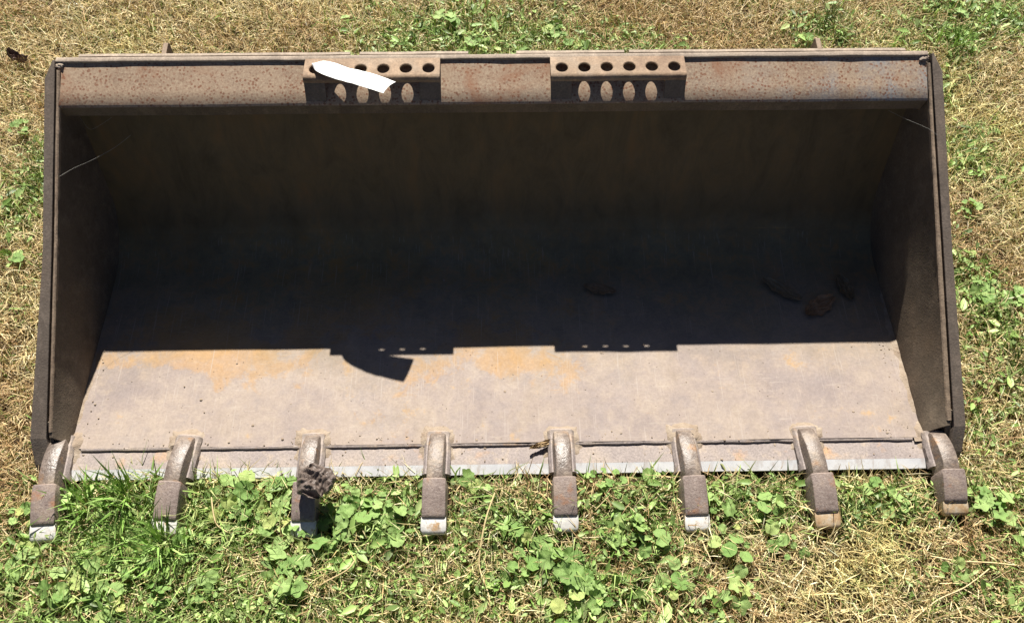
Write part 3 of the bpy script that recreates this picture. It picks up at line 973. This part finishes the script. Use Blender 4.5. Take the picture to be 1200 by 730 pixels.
def blades(name, xy, z0, length, width, az, lean, curl, colr, mat, parent=None):
    n = len(xy)
    ca, sa = np.cos(az), np.sin(az)
    base = np.stack([xy[:, 0], xy[:, 1], gh(xy[:, 0], xy[:, 1]) + z0], 1)
    def dirv(l): return np.stack([np.sin(l) * ca, np.sin(l) * sa, np.cos(l)], 1)
    p1 = base + dirv(lean) * (length * 0.55)[:, None]
    p2 = p1 + dirv(lean + curl) * (length * 0.45)[:, None]
    for p in (p1, p2):
        g = gh(p[:, 0], p[:, 1]) + 0.002 + rng.random(n) * 0.004
        p[:, 2] = np.maximum(p[:, 2], g)
    tw = rng.uniform(-0.9, 0.9, n)
    wv = np.stack([-sa * np.cos(tw), ca * np.cos(tw), np.sin(tw)], 1) * (width / 2)[:, None]
    V = np.empty((n, 5, 3))
    V[:, 0] = base - wv; V[:, 1] = base + wv; V[:, 2] = p1 + wv * .85; V[:, 3] = p1 - wv * .85; V[:, 4] = p2
    me = bpy.data.meshes.new(name)
    me.vertices.add(n * 5)
    me.vertices.foreach_set('co', V.reshape(-1).astype(np.float32))
    idx = (np.arange(n) * 5)[:, None] + np.array([0, 1, 2, 3, 3, 2, 4])[None]
    me.loops.add(n * 7)
    me.loops.foreach_set('vertex_index', idx.reshape(-1).astype(np.int32))
    me.polygons.add(n * 2)
    ls = ((np.arange(n) * 7)[:, None] + np.array([0, 4])[None]).reshape(-1)
    me.polygons.foreach_set('loop_start', ls.astype(np.int32))
    me.update(calc_edges=True)
    ca_ = me.color_attributes.new('Col', 'FLOAT_COLOR', 'POINT')
    C4 = np.ones((n, 5, 4), np.float32)
    C4[:, :, :3] = colr[:, None, :]
    ca_.data.foreach_set('color', C4.reshape(-1))
    return link(name, me, mat, parent)

def pick(n, pal, jit=0.18):
    pal = np.array(pal)
    i = rng.integers(0, len(pal), n); j = rng.integers(0, len(pal), n); k = rng.random(n)[:, None]
    c = pal[i] * k + pal[j] * (1 - k)
    return np.clip(c * (1 + rng.normal(0, jit, n))[:, None], 0.01, 0.9)

STRAW = [(0.54, 0.41, 0.21), (0.70, 0.60, 0.36), (0.44, 0.30, 0.15), (0.32, 0.21, 0.11), (0.60, 0.49, 0.26), (0.82, 0.74, 0.50), (0.50, 0.42, 0.20), (0.62, 0.56, 0.30), (0.50, 0.37, 0.19)]
GRASS = [(0.13, 0.22, 0.045), (0.21, 0.33, 0.075), (0.30, 0.43, 0.12), (0.09, 0.145, 0.035), (0.36, 0.45, 0.16), (0.38, 0.40, 0.17)]

def tone(xy_, c):
    """the turf is not one colour: browner and yellower patches"""
    x, y = xy_[:, 0], xy_[:, 1]
    n = 0.5 + 0.20 * np.sin(5.1 * x + 2.3 * np.sin(3.7 * y + 1)) + 0.17 * np.sin(6.7 * y + 2.1 * np.sin(4.3 * x)) + 0.13 * np.sin(17 * x + 3 * np.sin(13 * y))
    for bx, by, br in ((-1.45, 1.42, .22), (-1.2, 1.15, .12), (0.55, 1.5, .3), (0.95, -0.2, .12), (-1.02, 0.12, .10), (1.1, 0.62, .14), (-1.15, .3, .08)):
        n += 0.6 * np.exp(-((x - bx) ** 2 + (y - by) ** 2) / br ** 2)
    k = np.clip((n - .55) * 1.7, 0, .5)[:, None]
    j = np.clip((.40 - n) * 2.0, 0, .5)[:, None]
    c = c * (1 - k) + c * np.array([0.66, 0.50, 0.42]) * k
    return c * (1 - j) + c * np.array([0.95, 1.05, 0.72]) * j

# dry thatch lying about
N1 = 310000
xy = scatter(N1)
g = green_at(xy[:, 0], xy[:, 1])
bare = 0.5 + 0.5 * np.sin(31 * xy[:, 0] + 4 * np.sin(23 * xy[:, 1])) * np.sin(37 * xy[:, 1] + 5 * np.sin(19 * xy[:, 0]))
keep = (rng.random(N1) > g * 0.62) & (rng.random(N1) < 1.15 - 0.75 * bare ** 2)
xy = xy[keep]; n = len(xy)
o = blades('dry_grass', xy, rng.random(n) ** 1.5 * 0.024, rng.uniform(.012, .062, n), rng.uniform(.0009, .0024, n), rng.uniform(0, 2 * math.pi, n),
           rng.uniform(.60, 1.75, n), rng.normal(0.1, .6, n), tone(xy, np.clip(pick(n, STRAW) * 1.07, 0, .9)), M_blade)
tag(o, 'dry straw coloured mown grass covering the ground', 'dry grass', kind='stuff')

# green grass
N2 = 210000
xy = scatter(N2)
g = green_at(xy[:, 0], xy[:, 1])
keep = rng.random(N2) < g * 0.85 + 0.04
xy = xy[keep]; n = len(xy); g = g[keep]
lush = np.clip(1 - ((xy[:, 0] + .68) / .28) ** 2 - ((xy[:, 1] + .1) / .16) ** 2, 0, 1)
o = blades('green_grass', xy, np.zeros(n), rng.uniform(.018, .050, n) * (1 + .7 * lush), rng.uniform(.0013, .0030, n) * (1 + .5 * lush), rng.uniform(0, 2 * math.pi, n),
           np.abs(rng.normal(.5, .35, n)), rng.normal(.45, .45, n), pick(n, GRASS), M_blade)
tag(o, 'short green grass growing through the dry turf', 'grass', kind='stuff')

# longer green blades where the turf is lush
N4 = 60000
xy = scatter(N4)
g = green_at(xy[:, 0], xy[:, 1])
keep = rng.random(N4) < np.clip(g - .15, 0, 1) * 0.9
xy = xy[keep]; n = len(xy)
o = blades('long_grass', xy, np.zeros(n), rng.uniform(.035, .090, n) * np.where(xy[:, 0] < -.45, 1.25, 1.0), rng.uniform(.0022, .0046, n), rng.uniform(0, 2 * math.pi, n),
           np.abs(rng.normal(.6, .35, n)), rng.normal(.7, .45, n), pick(n, GRASS), M_blade)
tag(o, 'longer arching green grass blades in the lush patches', 'grass', kind='stuff')

# small-leaved ground cover
N3 = 110000
xy = scatter(N3)
g = green_at(xy[:, 0], xy[:, 1])
keep = rng.random(N3) < np.clip(g - .18, 0, 1) * 0.58
xy = xy[keep]; n = len(xy)
L_ = rng.uniform(.004, .010, n) * np.where(rng.random(n) < .22, 1.9, 1.0)
az = rng.uniform(0, 2 * math.pi, n)
tilt = rng.normal(0, .45, n); tilt2 = rng.normal(0, .35, n)
ax = np.stack([np.cos(az) * np.cos(tilt), np.sin(az) * np.cos(tilt), np.sin(tilt)], 1)
sv = np.stack([-np.sin(az) * np.cos(tilt2), np.cos(az) * np.cos(tilt2), np.sin(tilt2)], 1)
ctr = np.stack([xy[:, 0], xy[:, 1], gh(xy[:, 0], xy[:, 1]) + rng.uniform(.010, .036, n)], 1)
shape = [(-1, 0, .0), (-.45, .42, .12), (.35, .38, .12), (1.1, 0, -.15), (.35, -.38, .12), (-.45, -.42, .12), (0, 0, -.05)]
V = np.stack([ctr + ax * (L_ * a)[:, None] + sv * (L_ * b)[:, None] + np.array([0, 0, 1]) * (L_ * c)[:, None] for a, b, c in shape], 1)
me = bpy.data.meshes.new('ground_cover')
me.vertices.add(n * 7); me.vertices.foreach_set('co', V.reshape(-1).astype(np.float32))
tri = [t for k in range(6) for t in (6, k, (k + 1) % 6)]
idx = (np.arange(n) * 7)[:, None] + np.array(tri)[None]
me.loops.add(n * 18); me.loops.foreach_set('vertex_index', idx.reshape(-1).astype(np.int32))
me.polygons.add(n * 6); me.polygons.foreach_set('loop_start', (np.arange(n * 6) * 3).astype(np.int32))
me.update(calc_edges=True)
ca_ = me.color_attributes.new('Col', 'FLOAT_COLOR', 'POINT')
C4 = np.ones((n, 7, 4), np.float32)
C4[:, :, :3] = pick(n, [(0.15, 0.25, 0.055), (0.25, 0.38, 0.10), (0.34, 0.48, 0.15), (0.10, 0.16, 0.04), (0.40, 0.50, 0.20)])[:, None, :]
ca_.data.foreach_set('color', C4.reshape(-1))
o = link('ground_cover', me, M_cover)
tag(o, 'low small-leaved creeping weeds among the green grass', 'ground cover', kind='stuff')

# tufts of taller grass
def tuft(x, y, n, h, spread, label, pal=GRASS, wide=.0035):
    r = np.minimum(np.abs(rng.normal(0, spread, n)), 1.5 * spread); a = rng.uniform(0, 2 * math.pi, n)
    xy_ = np.stack([r * np.cos(a), r * np.sin(a)], 1)
    z_ = float(gh(x, y))
    xyw = xy_ + np.array([x, y])
    # no roots under the bucket
    bad = (np.abs(xyw[:, 0]) < .95) & (xyw[:, 1] > 0.0) & (xyw[:, 1] < 0.5)
    xyw[bad, 1] = -np.abs(rng.normal(0.02, .015, bad.sum()))
    az_ = a + rng.normal(0, .8, n)
    o_ = blades('grass_tuft', xyw, np.zeros(n), rng.uniform(.5, 1.0, n) * h, rng.uniform(.6, 1.1, n) * wide, az_, np.abs(rng.normal(.28, .22, n)), np.abs(rng.normal(.5, .35, n)), pick(n, pal), M_blade)
    # move the origin to the tuft's foot
    me_ = o_.data
    me_.transform(Matrix.Translation((-x, -y, -z_)))
    o_.location = (x, y, z_)
    return tag(o_, label, 'grass tuft', 'tufts of taller grass')
LUSH = [(0.18, 0.32, 0.06), (0.26, 0.43, 0.10), (0.13, 0.23, 0.045), (0.33, 0.50, 0.15)]
tuft(-0.845, -0.045, 60, .105, .030, 'tall bright grass tuft just right of the leftmost tooth', LUSH, .0064)
tuft(-0.765, -0.040, 70, .11, .035, 'tall bright grass tuft midway between the two leftmost teeth', LUSH, .0066)
tuft(-0.668, -0.138, 85, .115, .032, 'bright grass tuft covering the tip of the second tooth from the left', LUSH, .0062)
tuft(-0.755, -0.135, 90, .085, .040, 'bright grass tuft in front of the gap between the two leftmost teeth', LUSH, .0046)
tuft(0.705, -0.10, 70, .055, .030, 'drooping dark green grass tuft left of the second tooth from the right', [(0.09, 0.15, 0.05), (0.14, 0.21, 0.08)], .0045)
tuft(1.17, 0.235, 90, .075, .030, 'dark green grass tuft right of the bucket below the bright weed', [(0.08, 0.14, 0.035), (0.13, 0.19, 0.06)], .0030)
tuft(0.985, 1.385, 110, .085, .030, 'dark grass tuft behind the right end of the bucket', [(0.12, 0.17, 0.05), (0.20, 0.23, 0.09)], .0032)
tuft(1.33, 1.28, 110, .085, .035, 'bright green grass tuft far behind the right corner of the bucket', LUSH, .0042)
tuft(1.175, 1.12, 60, .07, .03, 'thin green grass tuft just behind the right corner of the bucket', LUSH, .0034)
tuft(-1.175, 0.80, 90, .06, .04, 'green grass tuft left of the upper left corner of the bucket', [(0.12, 0.19, 0.045), (0.20, 0.28, 0.08)], .0030)

# round, scalloped weed leaves: a few shapes shared by all plants
def weed_leaf_mesh(kind, seed):
    m_ = MB()
    n_ = 30
    bnd = []
    for k in range(n_):
        a = -math.pi / 2 + 2 * math.pi * k / n_
        notch = abs((k / n_ + 0.5) % 1.0 - 0.5)          # 0 at the petiole
        if kind == 0:    # kidney, scalloped
            r = (0.50 + 0.035 * math.cos(9 * 2 * math.pi * k / n_)) * min(1.0, 0.32 + notch * 7)
        elif kind == 1:  # lobed, maple-like mallow
            r = (0.47 + 0.085 * math.cos(5 * 2 * math.pi * k / n_ + math.pi)) * min(1.0, 0.35 + notch * 6)
        else:            # egg shaped
            r = 0.44 * (1 + 0.30 * math.sin(a)) * (1 + 0.04 * math.cos(k * 2.1))
        r *= 1 + 0.08 * nz(math.cos(a) * 2 + seed, math.sin(a) * 2, seed)
        bnd.append((r * math.cos(a), r * math.sin(a)))
    def zz(x, y):
        rad_ = math.hypot(x, y); an = math.atan2(y, x)
        return 0.26 * rad_ * rad_ * (1 if kind != 2 else .5) + 0.05 * rad_ * math.cos(5 * an + seed) + 0.10 * nz(x * 3 + seed, y * 3, 2) - 0.10 * abs(x) * (1 if seed % 2 < 1 else -.5)
    vs_ = [(0, -0.06, zz(0, 0))]
    for fr in (0.35, 0.7, 1.0):
        for (x, y) in bnd:
            vs_.append((x * fr, y * fr, zz(x * fr, y * fr)))
    fs = []
    for k in range(n_):
        j = (k + 1) % n_
        fs.append((0, 1 + k, 1 + j))
        for lv in range(2):
            fs.append((1 + lv * n_ + k, 1 + (lv + 1) * n_ + k, 1 + (lv + 1) * n_ + j, 1 + lv * n_ + j))
    m_.add(vs_, fs)
    me_ = m_.mesh('leaf', smooth=False)
    me_.polygons.foreach_set('use_smooth', [True] * len(me_.polygons))
    me_.materials.append(M_weed)
    return me_
LEAF = {k: [weed_leaf_mesh(k, s + .37 * k) for s in range(4)] for k in range(3)}

def weed(x, y, nl, size, kind, label, spread=None, h=0.030):
    size *= 0.84
    if nl > 3: nl += 2
    z_ = float(gh(np.float64(x), np.float64(y)))
    root = empty('broadleaf_weed', (x, y, z_))
    tag(root, label, 'weed', 'broad-leaved weeds around the bucket')
    sp = spread if spread is not None else size * (0.35 + 0.28 * math.sqrt(nl))
    mst = MB()
    for i in range(nl):
        a = 2.39996 * i + random.uniform(-.4, .4)
        r = sp * math.sqrt((i + .35) / nl)
        px, py = r * math.cos(a), r * math.sin(a)
        if abs(x + px) < .96 and -0.006 < y + py < 0.5: py = -0.006 - y - random.uniform(0, .012)
        pz = h * random.uniform(.75, 1.35)
        lo = bpy.data.objects.new('leaf', random.choice(LEAF[kind]))
        col.objects.link(lo); lo.parent = root
        lo.location = (px, py, pz)
        s = size * random.choice((.45, .6, .75, .9, 1.0, 1.15)) * random.uniform(.9, 1.1)
        lo.scale = (s, s, s)
        # petiole side faces the plant's centre, blade tips outwards and down
        lo.rotation_euler = (random.gauss(-0.10, .30), random.gauss(0, .28), a - math.pi / 2 + random.uniform(-.5, .5))
        mst.tube([(0, 0, 0), (px * .5, py * .5, pz * .75), (px, py, pz + 0.06 * 0)], [.0012, .0010, .0008], 5)
    link('stem', mst.mesh('stem', smooth=True), M_stem, root, Vector((0, 0, 0)))
    return root

WEEDS = [
    (-0.407, -0.150, 7, 0.046, 1, 'large lobed light green weed directly below the third tooth from the left'),
    (-0.418, -0.203, 6, 0.042, 1, 'lobed light green weed, second below the third tooth from the left'),
    (-0.510, -0.040, 7, 0.042, 0, 'round-leaved weed midway between the second and third teeth from the left'),
    (-0.565, -0.034, 5, 0.036, 0, 'round-leaved weed beside the right flank of the second tooth from the left'),
    (-0.546, -0.091, 5, 0.034, 0, 'small round-leaved weed left of the wavy dry stalk below the second tooth from the left'),
    (-0.462, -0.080, 6, 0.036, 0, 'round-leaved weed left of the third tooth, low beside its tip'),
    (-0.447, -0.030, 4, 0.036, 0, 'round-leaved weed close against the left flank of the third tooth'),
    (-0.327, -0.103, 6, 0.040, 0, 'round-leaved weed just right of the third tooth tip from the left'),
    (-0.305, -0.061, 5, 0.034, 0, 'round-leaved weed right of the crumpled dead leaf'),
    (-0.256, -0.065, 6, 0.036, 0, 'leafy weed midway between the third and fourth teeth from the left'),
    (-0.201, -0.063, 5, 0.034, 0, 'leafy weed against the left flank of the fourth tooth from the left'),
    (-0.223, -0.122, 5, 0.032, 0, 'small weed in front of the gap between third and fourth teeth'),
    (-0.081, 0.011, 1, 0.040, 0, 'single pale round leaf against the cutting edge right of the fourth tooth'),
    (-0.034, -0.034, 2, 0.032, 0, 'pair of pale round leaves midway between the fourth and fifth teeth'),
    (0.024, -0.122, 3, 0.036, 0, 'small pale weed in front of the fifth tooth on its left'),
    (0.069, -0.159, 2, 0.050, 0, 'weed with two big round leaves below and left of the fifth tooth'),
    (0.039, -0.204, 5, 0.040, 0, 'round-leaved weed standing over a dark hollow near the bottom middle'),
    (0.117, -0.187, 4, 0.036, 0, 'round-leaved weed right below the tip of the fifth tooth'),
    (0.160, -0.215, 6, 0.042, 0, 'leafy weed right of the two big round leaves, lower middle'),
    (0.172, -0.258, 5, 0.044, 0, 'broad weed at the bottom middle edge of the picture, right of the dark hollow'),
    (0.127, -0.285, 4, 0.046, 2, 'long-leaved weed at the very bottom middle of the picture'),
    (0.319, -0.001, 2, 0.034, 0, 'small weed touching the cutting edge left of the sixth tooth'),
    (0.239, -0.037, 5, 0.032, 0, 'low weed midway between the fifth and sixth teeth against the edge'),
    (0.291, -0.137, 6, 0.038, 0, 'leafy weed in front and left of the sixth tooth tip'),
    (0.222, -0.129, 4, 0.032, 0, 'small weed between the fifth and sixth tooth tips'),
    (0.202, -0.018, 4, 0.028, 0, 'small-leaved weed close to the right flank of the fifth tooth'),
    (0.439, -0.069, 5, 0.036, 0, 'weed beside the right flank of the sixth tooth'),
    (0.459, -0.143, 4, 0.042, 2, 'flat weed on bare straw right of the sixth tooth tip'),
    (0.470, -0.184, 3, 0.040, 2, 'drooping weed on bare straw, second below the sixth tooth on its right'),
    (0.336, -0.233, 5, 0.040, 2, 'weed with dark shadows on bare straw below the sixth tooth'),
    (0.401, -0.222, 2, 0.036, 0, 'two-leaved weed on bare straw, right of the one below the sixth tooth'),
    (0.418, -0.266, 3, 0.040, 0, 'yellowish weed near the bottom edge below the sixth tooth'),
    (0.463, -0.251, 5, 0.040, 1, 'tall lobed weed on bare straw near the bottom right'),
    (0.552, -0.092, 6, 0.034, 2, 'long-leaved dark weed left of the second tooth from the right'),
    (0.573, -0.165, 4, 0.034, 2, 'long-leaved dark weed below the second tooth from the right'),
    (0.781, -0.045, 4, 0.028, 0, 'small weed midway between the two rightmost teeth'),
    (0.827, -0.073, 3, 0.028, 0, 'small weed left of the rightmost tooth'),
    (0.882, -0.217, 4, 0.030, 0, 'small pale weed below the rightmost tooth'),
    (1.012, -0.088, 6, 0.040, 1, 'lobed weed right of the rightmost tooth tip'),
    (0.988, -0.063, 4, 0.034, 0, 'small weed touching the right side of the rightmost tooth'),
    (1.152, 0.443, 7, 0.038, 1, 'bright green lobed weed halfway up the right side of the bucket'),
    (1.138, 0.524, 4, 0.030, 0, 'small green weed just above the bright lobed weed, right of the bucket'),
    (1.217, 0.411, 4, 0.034, 0, 'green weed at the right picture edge beside the bright lobed weed'),
    (1.184, 0.685, 4, 0.026, 0, 'small weed beside the upper right side of the bucket'),
    (-0.930, -0.167, 6, 0.036, 0, 'weed below and left of the leftmost tooth tip'),
    (-0.849, -0.226, 7, 0.036, 0, 'dense weed at the bottom left of the picture'),
    (-0.790, -0.161, 6, 0.038, 0, 'weed below the leftmost gap between teeth'),
    (-0.705, -0.171, 6, 0.038, 0, 'weed below and left of the second tooth tip from the left'),
    (-0.660, -0.229, 6, 0.040, 1, 'lobed weed at the bottom, below the second tooth from the left'),
    (-0.626, -0.147, 6, 0.036, 0, 'weed in front of the second tooth tip from the left'),
    (-0.745, -0.251, 6, 0.036, 0, 'weed at the bottom edge, left of the lobed one below the second tooth'),
    (-0.570, -0.230, 5, 0.034, 2, 'long-leaved weed at the bottom between the second and third teeth'),
    (-0.974, -0.072, 4, 0.028, 0, 'small weed left of the leftmost tooth at the picture edge'),
    (-1.173, 0.560, 4, 0.030, 0, 'small weed at the left picture edge halfway up the bucket side'),
    (-1.258, 0.975, 6, 0.030, 0, 'green weed left of the upper left corner of the bucket'),
    (-0.138, 1.406, 6, 0.040, 0, 'pale round-leaved weed far behind the middle of the bucket'),
    (-0.050, 1.299, 5, 0.034, 0, 'pale weed just behind the rim in the middle'),
    (0.172, 1.351, 6, 0.036, 0, 'dark leafy weed behind the rim above the right step, its left one'),
    (0.231, 1.293, 5, 0.032, 0, 'bright leafy weed touching the rim behind the right step'),
    (-0.224, 1.373, 3, 0.036, 0, 'flat pale leaf cluster behind the rim above the left step'),
    (0.895, 1.296, 3, 0.028, 0, 'small weed behind the rim next to the right rear rib'),
    (1.362, 1.412, 6, 0.038, 1, 'bright weed in the top right corner area of the picture'),
    (1.497, 1.399, 5, 0.036, 1, 'bright weed at the top right picture edge'),
]
for w_ in WEEDS:
    weed(*w_)

# long loose stalks
def stalk(pts, r, label):
    pts = [(x, y, float(gh(np.float64(x), np.float64(y))) + z) for x, y, z in pts]
    return strand(pts, r, 'dry_stalk', label, 'stalk', M_straw)
stalk([(-0.01, -0.051, 0.045), (-0.027, -0.101, 0.05), (-0.039, -0.157, 0.04), (-0.041, -0.196, 0.03), (-0.024, -0.246, 0.03), (-0.021, -0.275, 0.02)], 0.0016, 'long pale bent stalk below the gap between the fourth and fifth teeth')
stalk([(-0.112, -0.225, 0.03), (-0.091, -0.218, 0.033), (-0.066, -0.209, 0.028)], 0.0018, 'short white straw piece lying below the fourth tooth')
stalk([(0.846, -0.188, 0.03), (0.895, -0.2, 0.034), (0.964, -0.204, 0.03), (1.024, -0.21, 0.025)], 0.0018, 'long yellow stalk lying flat at the lower right')
stalk([(0.769, -0.319, 0.02), (0.834, -0.275, 0.03), (0.897, -0.25, 0.035), (0.961, -0.212, 0.03)], 0.0015, 'curved straw stalk rising from the bottom right edge')
stalk([(-0.286, -0.179, 0.04), (-0.301, -0.199, 0.042), (-0.344, -0.221, 0.035), (-0.36, -0.23, 0.02)], 0.0014, 'thin bent straw stalk right of the lobed weed below the third tooth')
stalk([(-0.582, -0.052, 0.05), (-0.575, -0.082, 0.045), (-0.564, -0.107, 0.04), (-0.539, -0.121, 0.03)], 0.0016, 'wavy dry stalk beside the second tooth from the left')
stalk([(-0.258, 1.265, 0.02), (-0.173, 1.302, 0.03)], 0.0013, 'thin straw stalk just behind the rim left of the middle')
